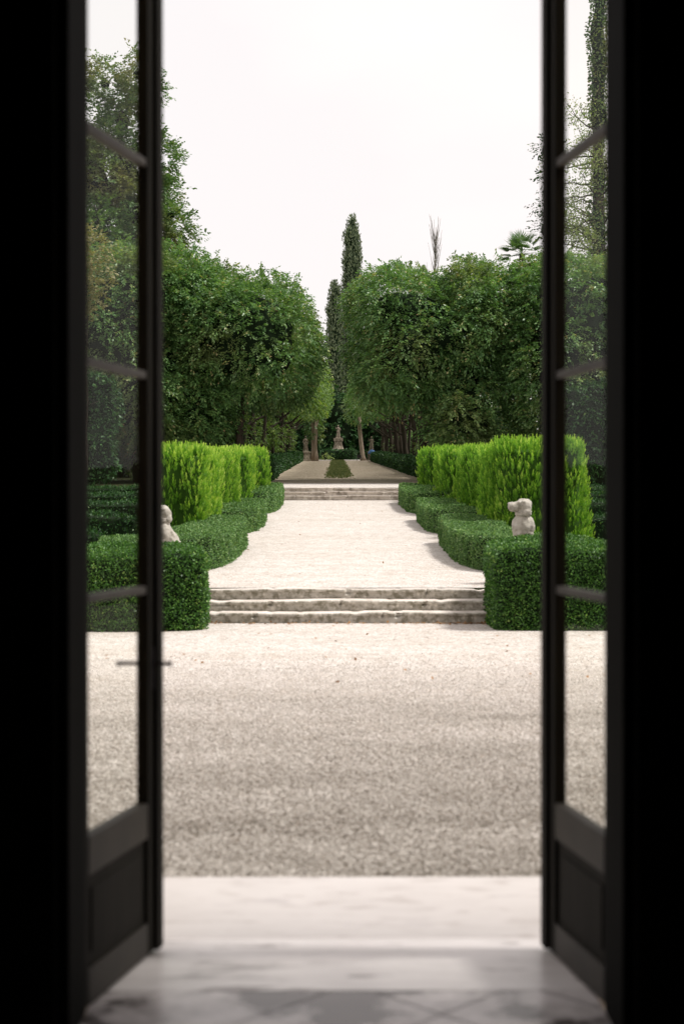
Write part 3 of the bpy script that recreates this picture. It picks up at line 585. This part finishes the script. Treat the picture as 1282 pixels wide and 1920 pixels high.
# bare twiggy poplar behind the right hornbeams
def poplar(x, y, z1, label):
    rng = np.random.default_rng(5); T = empty('bare_poplar', (x, y, gz(y)), 0, label, 'tree'); mb = MB(); h = z1 - gz(y)
    mb.tube([(0, 0, -.1), (0, 0, h * .6), (.05, 0, h * .97)], [.12, .07, .012], 7)
    for i in range(90):
        t = rng.uniform(.5, .93); a = rng.uniform(0, 6.28); ln = rng.uniform(1.2, 2.6) * (1.15 - t * .5); p = Vector((0, 0, h * t)); q = [p]
        d = Vector((math.cos(a) * .32, math.sin(a) * .32, 1))
        for s in range(4): p = p + d * ln / 4 + Vector(rng.normal(size=3) * .03); d.x *= .82; d.y *= .82; q.append(p)
        mb.tube(q, [.024, .018, .012, .008, .006][:len(q)], 4)
    mb.build('trunk', M['greytwig'], T)
X, Z = px(815, 412, 80); poplar(X, 80, Z, 'bare twiggy tree top poking out above the right hornbeams')
# palm
def palm(x, y, z1, label):
    rng = np.random.default_rng(6); T = empty('palm_tree', (x, y, gz(y)), 0, label, 'tree'); h = z1 - gz(y)
    MB().tube([(0, 0, -.1), (.05, 0, h * .5), (0, 0, h)], [.24, .17, .16], 9).build('trunk', M['bark'], T)
    PV = []; PD = []; PN = []; PL = []
    for i in range(34):
        a = rng.uniform(0, 6.28); el = rng.uniform(-.2, 1.25); st = rng.uniform(.6, 1.0); d = np.array([math.cos(a) * math.cos(el), math.sin(a) * math.cos(el), math.sin(el)]); tip = np.array([0, 0, h]) + d * st
        sd = np.cross(d, [0, 0, 1.]); sd /= np.linalg.norm(sd); upv = np.cross(sd, d)
        for k in range(15):
            b_ = (k - 7) / 7 * 1.5; dd = d * math.cos(b_) + sd * math.sin(b_); dd[2] -= .18; PV.append(tip); PD.append(dd); PN.append(upv + rng.normal(0, .2, 3)); PL.append(.72 * (1 - .2 * abs(b_)))
        PV.append(np.array([0, 0, h])); PD.append(d); PN.append(upv); PL.append(st * 1.03)
    V, F = leaves(np.array(PV), np.array(PD), np.array(PN), np.array(PL), .065); link('crown', np_mesh('crown', V, F, rng.random(len(F))), [M['palm']], T)
X, Z = px(978, 476, 76); palm(X, 76, Z, 'fan palm top showing above the right hornbeams beside the door stile')
# slender dark tree behind the right door stile
cl = []; Yt = 70; g = gz(Yt); X0 = px(1028, 0, Yt)[0]
for (x, y, rx, rz) in ((1026, 280, 20, 26), (1030, 330, 15, 45), (1028, 395, 20, 30), (1030, 430, 24, 34)):
    X, Z = px(x, y, Yt); cl.append(((X - X0, 0, Z - g), (rx * Yt / 2667, rx * Yt / 2667, rz * Yt / 2667)))
clump_tree('slender_tree', 'slender dark tree top mostly hidden behind the right door stile', (X0, Yt, g), cl, ((0, 0, -.1), (0, 0, 17), .15), 'yew', 140, dens=9, per=9, slen=.5, L=.16, W=.07, solid=.3)
# sparse tree with ivy-clad trunk at the right glass edge
Yt = 68; g = gz(Yt); X0 = px(1122, 0, Yt)[0]; rng = np.random.default_rng(9); T = empty('sparse_tree', (X0, Yt, g), 0, 'thinly leaved tree with ivy clad trunk at the right edge of the glass', 'tree')
mb = MB(); mb.tube([(0, 0, -.2), (.1, 0, 8), (-.05, 0, 16), (.1, 0, 25)], [.36, .3, .24, .12], 9)
tips = []
for i in range(34):
    z = rng.uniform(10, 17); a = rng.uniform(PI * .6, PI * 1.4) if i % 3 else rng.uniform(0, 6.28); p = Vector((0, 0, z)); d = Vector((math.cos(a), math.sin(a), rng.uniform(-.25, .6))); q = [p]; ln = rng.uniform(1.4, 3.0)
    for s in range(7): p = p + d * ln / 7 + Vector(rng.normal(size=3) * .05); d.z += rng.normal() * .14; q.append(p); tips.append((*p, s))
    mb.tube(q, [.06, .05, .04, .033, .026, .02, .015, .01], 5)
    for s in range(5):
        p2 = q[rng.integers(2, 7)]; d2 = Vector(rng.normal(size=3)); d2.normalize(); e = p2 + d2 * .6; mb.tube([p2, p2 + d2 * .3, e], [.014, .01, .006], 4); tips.append((*e, 5)); tips.append((*(p2 + d2 * .3), 5))
mb.build('trunk', M['bark'], T)
tp_ = np.array([t for t in tips if t[3] > 2])[:, :3]; P = np.repeat(tp_, 16, 0) + rng.normal(0, .2, (len(tp_) * 16, 3)); n = len(P)
V, F = leaves(P, rng.normal(size=(n, 3)), rng.normal(size=(n, 3)), .12, .06); link('crown', np_mesh('crown', V, F, rng.random(n)), [M['pale']], T)
def warp(V):
    t = V[:, 2] * .5 + .5; a = np.arctan2(V[:, 1], V[:, 0]); q = np.minimum(1, np.hypot(V[:, 0], V[:, 1]) * 1.3); return np.stack([np.cos(a) * .42 * q, np.sin(a) * .42 * q, t * 24.5], 1)
V, F = hull((1, 1, 1), 3, 26, warp, .08, 1.2, 9); link('ivy', foliage_mesh('ivy', [shell(V, F, 120, .15, .1, rng, .4, -.2, 1, .15)], [(inset(V, F, .15), F)]), [M['ivy'], M['inner']], T)

# ------------------------------------------------------------------ statues
def cap(mb, a, b_, ra, rb, n=6):
    a = Vector(a); b_ = Vector(b_)
    for i in range(n + 1):
        t = i / n; r = ra + (rb - ra) * t; mb.ell(a.lerp(b_, t), (r, r, r), sub=2)
def finish_stone(o, vox, sm=4, disp=0):
    md = o.modifiers.new('remesh', 'REMESH'); md.mode = 'VOXEL'; md.voxel_size = vox; md.use_smooth_shade = True
    s = o.modifiers.new('smooth', 'SMOOTH'); s.iterations = sm; s.factor = .5
    if disp:
        tx = bpy.data.textures.new('wear', 'CLOUDS'); tx.noise_scale = .06; d = o.modifiers.new('wear', 'DISPLACE'); d.texture = tx; d.strength = disp; d.mid_level = .5
from mathutils import Euler
def dog(loc, rz, label, headpitch=0., headturn=0.):
    """seated hound on a plinth, local +x is the way it looks"""
    T = empty('dog_statue', loc, rz, label, 'statue', None); mb = MB()
    # haunches, back, chest
    mb.ell((-.20, 0, .20), (.21, .17, .20)); mb.ell((-.10, 0, .36), (.17, .145, .20), Euler((0, .5, 0))); cap(mb, (-.12, 0, .30), (.04, 0, .55), .165, .145)
    mb.ell((.055, 0, .50), (.15, .15, .19)); mb.ell((.09, 0, .42), (.10, .12, .14))
    for s in (-1, 1):
        mb.ell((-.13, s * .14, .19), (.17, .085, .16), Euler((0, -.3, 0))); cap(mb, (-.05, s * .16, .06), (.10, s * .16, .045), .055, .04)      # haunch + hind paw
        mb.ell((.06, s * .115, .50), (.085, .06, .14)); cap(mb, (.09, s * .10, .45), (.115, s * .085, .08), .058, .042); mb.ell((.15, s * .085, .045), (.075, .045, .04))   # forelegs
        for q in (-.022, 0, .022): mb.ell((.205, s * .085 + q, .035), (.025, .012, .022), sub=1)
    cap(mb, (-.30, .05, .06), (-.36, .2, .05), .035, .03); cap(mb, (-.36, .2, .05), (-.2, .3, .045), .03, .018)       # tail round the haunch
    # neck with folds
    cap(mb, (.035, 0, .60), (.045, 0, .74), .122, .100)
    for z, r in ((.605, .127), (.64, .120), (.668, .112)): mb.ell((.04, 0, z), (r, r * .97, .016), Euler((0, .12, 0)))
    # head
    H = Matrix.Translation((.045, 0, .78)) @ Matrix.Rotation(headturn, 4, 'Z') @ Matrix.Rotation(headpitch, 4, 'Y')
    def he(c, r, rot=(0, 0, 0), sub=2):
        k = 1.16; r = tuple(q * k for q in r); mb.ell(H @ (Vector(c) * k), r, (H.to_3x3() @ Euler(rot).to_matrix()).to_euler(), sub)
    he((0, 0, .03), (.115, .098, .092)); he((-.03, 0, .055), (.085, .08, .065)); he((.07, 0, .01), (.09, .07, .07)); he((.105, 0, .0), (.08, .072, .068)); he((.148, 0, .0), (.060, .066, .066))
    he((.192, 0, .035), (.022, .028, .02)); he((.12, 0, -.04), (.06, .038, .025))
    for s in (-1, 1):
        he((.135, s * .032, -.022), (.052, .028, .04)); he((.055, s * .055, .06), (.032, .02, .022)); he((.07, s * .062, .043), (.014, .009, .012), sub=1)
        he((-.03, s * .095, .01), (.055, .03, .085), (s * .14, .15, 0)); he((-.028, s * .11, -.06), (.05, .026, .055), (0, .1, 0)); he((.02, s * .085, .075), (.04, .02, .02))
    o = mb.build('body', M['statue'], T); finish_stone(o, .0105, 2, .02)
    c = MB(); seg = 28
    c.lathe([(.122, -.028), (.142, -.024), (.136, -.008), (.136, .008), (.142, .024), (.122, .028)], (0, 0, 0), seg); cc = c.build('collar', M['statue'], T); cc.location = (.042, 0, .70); cc.rotation_euler = (0, .14, 0); cc.scale = (.93, .9, 1)
    p = MB(); p.box(-.40, .30, -.27, .27, -.08, 0, .012).box(-.36, .26, -.23, .23, -.42, -.08, .01).box(-.40, .30, -.27, .27, -.50, -.42, .012).build('pedestal', M['statue'], T)
    T.scale = (1.07, 1.07, 1.07); return T
dog((2.86, 22.95, .90), PI * 1.5 - .15, 'pale stone seated dog with raised muzzle looking left, above the right box hedge', -.08, -1.25)
dog((-2.93, 22.95, .79), PI + .75, 'weathered stone seated dog partly hidden by the left door stile', .15, .1)

def figure(loc, label, ped_h, h, seed, arm=1, rz=0, wide=1.):
    T = empty('statue', loc, rz, label, 'statue', 'stone figures at the end of the avenue'); s = h / 1.8; z = ped_h; mb = MB()
    def P(x, y, zz): return (x * s, y * s, z + zz * s)
    cap(mb, P(.10, 0, .06), P(.09, .03, .50), .06 * s, .085 * s); cap(mb, P(.09, .03, .50), P(.08, 0, .92), .09 * s, .13 * s)
    cap(mb, P(-.12, -.08, .06), P(-.10, -.10, .50), .06 * s, .085 * s); cap(mb, P(-.10, -.10, .50), P(-.08, 0, .92), .09 * s, .13 * s)
    for k in range(7):   # drapery folds
        a = k / 7 * PI * 2; cap(mb, P(.17 * math.cos(a), .14 * math.sin(a), .95), P((.24 + .04 * (k % 2)) * math.cos(a), .2 * math.sin(a), .1), .055 * s, .07 * s)
    mb.ell(P(0, 0, 1.0), (.18 * s, .14 * s, .16 * s)); cap(mb, P(0, 0, 1.02), P(-.01, 0, 1.34), .14 * s, .165 * s); mb.ell(P(-.01, 0, 1.38), (.22 * s, .12 * s, .10 * s))
    cap(mb, P(-.01, 0, 1.42), P(0, -.01, 1.56), .06 * s, .055 * s); mb.ell(P(0, -.01, 1.67), (.083 * s, .10 * s, .125 * s)); mb.ell(P(0, .02, 1.71), (.1 * s, .11 * s, .1 * s)); mb.ell(P(0, -.115, 1.65), (.018 * s, .03 * s, .03 * s))
    cap(mb, P(.21, 0, 1.38), P(.30, -.04, 1.12), .06 * s, .05 * s); cap(mb, P(.30, -.04, 1.12), P(.16, -.2, 1.05 if arm else .9), .05 * s, .035 * s); mb.ell(P(.14, -.22, 1.06 if arm else .88), (.045 * s, .03 * s, .04 * s))
    e = (-.34, -.03, 1.25) if arm else (-.3, 0, 1.12); hn = (-.30, -.12, 1.55) if arm else (-.27, -.1, .85)
    cap(mb, P(-.22, 0, 1.38), P(*e), .06 * s, .05 * s); cap(mb, P(*e), P(*hn), .05 * s, .035 * s); mb.ell(P(*hn), (.035 * s, .03 * s, .05 * s))
    o = mb.build('figure', M['farstatue'], T); finish_stone(o, .028 * s, 2)
    q = .36 * wide; m2 = MB(); m2.box(-q * 1.25, q * 1.25, -q * 1.25, q * 1.25, 0, ped_h * .16, .02).box(-q, q, -q, q, ped_h * .16, ped_h * .86, .02).box(-q * 1.2, q * 1.2, -q * 1.2, q * 1.2, ped_h * .86, ped_h, .02).box(-q * .7, q * .7, -q * .7, q * .7, ped_h, ped_h + .1 * s, .02)
    m2.build('pedestal', M['farstatue'], T); return T
Ym = 167; X, Zt = px(634, 797, Ym)
T = figure((X, Ym, gz(Ym)), 'tall central draped stone figure on a flaring pedestal behind the low hedge', 2.55, Zt - gz(Ym) - 2.55, 1, 1, 0, 1.25)
MB().lathe([(.76, 0), (.74, 1.1), (.70, 1.25), (.54, 1.5), (.44, 1.95), (.40, 2.3), (.48, 2.42), (.44, 2.52)], (0, 0, .0), 12).build('base', M['farstatue'], T)
X, Zt = px(573, 817, 150); figure((X, 150, gz(150)), 'stone figure on a pedestal left of the ivy covered trunk', 1.0, Zt - gz(150) - 1.0, 2, 0, .4)
X, Zt = px(696, 818, 158); figure((X, 158, gz(158)), 'stone figure right of the pale leaning trunk', 1.0, Zt - gz(158) - 1.0, 3, 1, -.3)
# ivy covered trunk, pale leaning trunk
X, _ = px(589, 0, 151); y = 151; T = empty('ivy_trunk_tree', (X, y, gz(y)), 0, 'old thick fluted trunk with an ivy head, left at the avenue end', 'tree'); mb = MB()
for k in range(5): a = k * 1.26; mb.tube([(.26 * math.cos(a), .2 * math.sin(a), -.1), (.16 * math.cos(a), .13 * math.sin(a), 1.2), (.2 * math.cos(a), .2 * math.sin(a), 3.2), (.5 * math.cos(a), .4 * math.sin(a), 5.5)], [.26, .17, .16, .08], 8)
mb.build('trunk', M['palebark'], T); rng = np.random.default_rng(77)
V, F = hull((.85, .8, 1.5), 2.2, 16, None, .2, .8, 5); V += np.array([.1, 0, 3.6]); link('crown', foliage_mesh('crown', [sprays(V, F, 14, 9, .4, .2, .12, rng)], []), [M['ivy']], T)
X, _ = px(676, 0, 156); y = 156; T = empty('pale_trunk_tree', (X, y, gz(y)), 0, 'pale sunlit trunk leaning left on the right at the end of the avenue', 'tree')
MB().tube([(.30, 0, -.1), (.22, 0, .4), (.08, 0, 1.6), (-.12, 0, 3.6), (-.2, 0, 6)], [.42, .27, .23, .21, .14], 10).build('trunk', M['palebark'], T)
V, F = hull((1.6, 1.6, 1.3), 2.2, 16, None, .3, .8, 6); V += np.array([-.1, 0, 5.6]); link('crown', foliage_mesh('crown', [sprays(V, F, 8, 9, .5, .25, .12, rng)], []), [M['horn']], T)
# blue parasol top behind the hedge and a small cart by the trunk
X, Z = px(697, 846, 157); T = empty('blue_parasol', (X, 157, gz(157)), 0, 'small blue domed parasol showing above the right low hedge', 'parasol'); zz = Z - gz(157)
MB().lathe([(.46, zz - .28), (.45, zz - .22), (.36, zz - .02), (.2, zz + .12), (.02, zz + .18)], seg=8).build('canopy', M['blue'], T); MB().tube([(0, 0, 0), (0, 0, zz + .15)], .025, 6).build('pole', M['iron'], T)
X, Z = px(673, 862, 154); T = empty('hand_cart', (X, 154, gz(154)), 0, 'small grey hand cart parked at the foot of the pale trunk', 'cart')
MB().box(-.22, .22, -.3, .3, .3, .62, .02).build('tub', M['iron'], T)
for s in (-1, 1):
    wl = MB().lathe([(.2, -.03), (.23, -.02), (.23, .02), (.2, .03)], seg=14).build('wheel', M['iron'], T); wl.rotation_euler = (0, R(90), 0); wl.location = (s * .26, 0, .23)
    MB().tube([(s * .2, .25, .5), (s * .2, .5, .95), (s * .17, .52, .98)], .015, 6).build('handle', M['iron'], T)

# ------------------------------------------------------------------ house: wall, room, floor, doors
FZ = .15
xl, xr = -.945, .705
V_ = empty('villa', (0, 4.4, 0), 0, 'dark room of the villa seen from inside around the open garden door', 'building')
def vb(name, mat, *boxes, bev=0):
    m_ = MB()
    for b_ in boxes: m_.box(b_[0], b_[1], b_[2] - 4.4, b_[3] - 4.4, b_[4], b_[5], bev)
    return m_.build(name, mat, V_)
vb('front_wall', M['stucco'], (-9, xl - .03, 4.36, 4.62, -.1, 11), (xr + .03, 9, 4.36, 4.62, -.1, 11), (xl - .03, xr + .03, 4.36, 4.62, 4.35, 11))
vb('roof', M['stucco'], (-9.2, 9.2, -5.0, 4.7, 11.003, 11.3))
vb('room_wall', M['dark'], (-3.2, -3.0, -4, 4.3, FZ, 5.2)); vb('room_wall', M['dark'], (3.0, 3.2, -4, 4.3, FZ, 5.2)); vb('room_wall', M['dark'], (-3.2, 3.2, -4.2, -4.003, FZ, 5.2))
vb('room_wall', M['dark'], (-3.0, xl - .03, 4.303, 4.357, FZ, 5.2), (xr + .03, 3.0, 4.303, 4.357, FZ, 5.2), (xl - .03, xr + .03, 4.303, 4.357, 4.35, 5.2))
vb('ceiling', M['dark'], (-3.2, 3.2, -4.2, 4.357, 5.203, 5.4))
vb('door_frame', M['casing'], (xl - .028, xl + .004, 4.22, 4.50, FZ, 4.345), (xr - .004, xr + .028, 4.22, 4.50, FZ, 4.345), (xl + .005, xr - .005, 4.22, 4.50, 4.27, 4.345))
vb('casing', M['casing'], (xl - .20, xl - .03, 4.18, 4.30, FZ, 4.5), (xr + .03, xr + .20, 4.18, 4.30, FZ, 4.5), bev=.01)
# floor and doorstep
fl = MB().box(-3, 3, -4, 4.3, -.05, FZ - .004).box(xl + .005, xr - .005, 4.3005, 4.70, -.05, FZ - .004).build('floor', M['grout']); fl['kind'] = 'structure'
def tiles(x0, x1, y0, y1):
    bm = bmesh.new(); s = .40; hs = s * .5 * 1.4142 - .004
    for i in range(-16, 17):
        for j in range(-16, 17):
            c = Vector(((i - j) * s * .7071 - .1, (i + j) * s * .7071 + 4.47, FZ + .002 + .001 * ((i * 7 + j * 3) % 3 - 1)))
            if c.y < .5: continue
            bm.faces.new([bm.verts.new(c + Vector((dx * hs, dy * hs, 0))) for dx, dy in ((1, 0), (0, 1), (-1, 0), (0, -1))])
    for co, no in (((x0, 0, 0), (-1, 0, 0)), ((x1, 0, 0), (1, 0, 0)), ((0, y0, 0), (0, -1, 0)), ((0, y1, 0), (0, 1, 0))):
        bmesh.ops.bisect_plane(bm, geom=bm.verts[:] + bm.edges[:] + bm.faces[:], plane_co=co, plane_no=no, clear_outer=True)
    me = bpy.data.meshes.new('floor_tiles'); bm.to_mesh(me); bm.free(); o = link('floor_tiles', me, M['tile']); o['kind'] = 'structure'
tiles(-3, 3, 1, 4.30); tiles(xl + .005, xr - .005, 4.301, 4.69)
T = empty('doorstep', (0, 5.3, 0), 0, 'pale worn stone doorstep spanning the open doorway', 'doorstep')
MB().box(-1.6, 1.45, -.02, .86, -.1, FZ - .002, .012).build('outer_slab', M['doorstep'], T)
MB().box(xl, xr, -.60, -.027, -.05, FZ, .006).build('sill', M['sill'], T)

def door(side):
    """leaf local: x along the leaf from the hinge, y thickness, z up"""
    if side == 'left': h_, e = Vector((-.968, 4.47)), Vector((-.812, 5.14))
    else: h_, e = Vector((.735, 4.48)), Vector((.628, 5.14))
    d = e - h_; W_ = d.length; ang = math.atan2(d.y, d.x)
    T = empty('glazed_door', (h_.x, h_.y, 0), ang, f'{side} leaf of the dark glazed garden door, opened outward' + (', with a lever handle' if side == 'left' else ', without a handle'), 'door', 'leaves of the garden door')
    t = .022; zb, zt = FZ + .012, 4.24; sw = .085
    def rp(name, x0, x1, z0, z1, th=t, mat='wood', bev=.005, parent=T): return MB().box(x0, x1, -th, th, z0, z1, bev).build(name, M[mat], parent)
    rp('stile', 0, sw - .03, zb, zt); rp('stile', W_ - sw - .02, W_, zb, zt)
    ms_ = 1 if side == 'left' else -1
    st = MB().box(W_ - .05, W_ + .012, -ms_ * (t + .016) if ms_ > 0 else t + .001, -ms_ * (t + .001) if ms_ > 0 else t + .016, zb, zt, .006).build('astragal', M['wood'], T)
    xi, xo = sw - .029, W_ - sw - .021
    rp('rail', xi, xo, zb, .275, mat='rail'); rp('rail', xi, xo, .575, .70, mat='rail'); rp('rail', xi, xo, 4.10, zt)
    for z in (1.455, 2.215, 2.965, 3.70): rp('muntin', xi, xo, z - .014, z + .014, .017, 'muntin', bev=.004)
    # panel with raised field
    pn = rp('panel', xi, xo, .277, .573, .008, bev=0); MB().box(xi + .045, xo - .045, -.014, .014, .32, .53, .005).build('raised_field', M['wood'], pn)
    for z0, z1 in ((.702, 1.44), (1.47, 2.2), (2.23, 2.95), (2.98, 3.685), (3.715, 4.098)): rp('glass_pane', xi - .004, xo + .004, z0, z1, .002, 'glass', 0)
    if side == 'left':
        hx, hzz = W_ - .055, 1.19
        ms2 = 1
        hd = MB().tube([(hx, -.092, hzz), (hx, -.072, hzz), (hx, .09, hzz - .002), (hx, .115, hzz - .004)], [.010, .0075, .0075, .010], 10)
        hd.box(hx - .018, hx + .018, -t - .004, -t, hzz - .09, hzz + .06, .002).box(hx - .018, hx + .018, t, t + .004, hzz - .09, hzz + .06, .002)
        hd.build('handle', M['iron'], T)
door('left'); door('right')

# pebbles of the forecourt close to the door
n = 230000; rng = np.random.default_rng(3); y = 6.17 + 11 * (1 - np.sqrt(1 - rng.random(n))); x = rng.uniform(-1, 1, n) * (.30 * y + .2)
ico = bmesh.new(); bmesh.ops.create_cube(ico, size=1.25); bmesh.ops.triangulate(ico, faces=ico.faces[:]); ico.verts.ensure_lookup_table(); ico.faces.ensure_lookup_table()
IV = np.array([v.co[:] for v in ico.verts]); IF = np.array([[v.index for v in f.verts] for f in ico.faces]); ico.free(); IV = IV * np.array([[1, 1, 1]])
sz = rng.uniform(.0042, .0092, (n, 1)) * np.array([[1.15, 1.0, .62]]) * rng.uniform(.75, 1.3, (n, 3)); a = rng.uniform(0, 6.28, n); ca, sa = np.cos(a), np.sin(a)
Q = IV[None] * sz[:, None, :] * (1 + rng.normal(0, .22, (n, len(IV), 1))); Q = np.stack([Q[..., 0] * ca[:, None] - Q[..., 1] * sa[:, None], Q[..., 0] * sa[:, None] + Q[..., 1] * ca[:, None], Q[..., 2]], -1)
Q += np.stack([x, y, sz[:, 2] * rng.uniform(.1, 1.3, n)], 1)[:, None]
Fp = (IF[None] + (np.arange(n) * len(IV))[:, None, None]).reshape(-1, 3); tn = np.repeat(np.clip(rng.random(n) * .62 - .02 + .075 * (y - 6) + rng.normal(0, .03, n) + .07 * noise(np.c_[x * .4, y * 1.6, y * 0], .5, 12, 3), 0, 1), len(IF))
o = link('gravel_stones', np_mesh('gravel_stones', Q.reshape(-1, 3), Fp, tn), M['pebble']); tag(o, 'loose beige gravel stones in front of the doorstep', 'gravel', None, 'stuff')
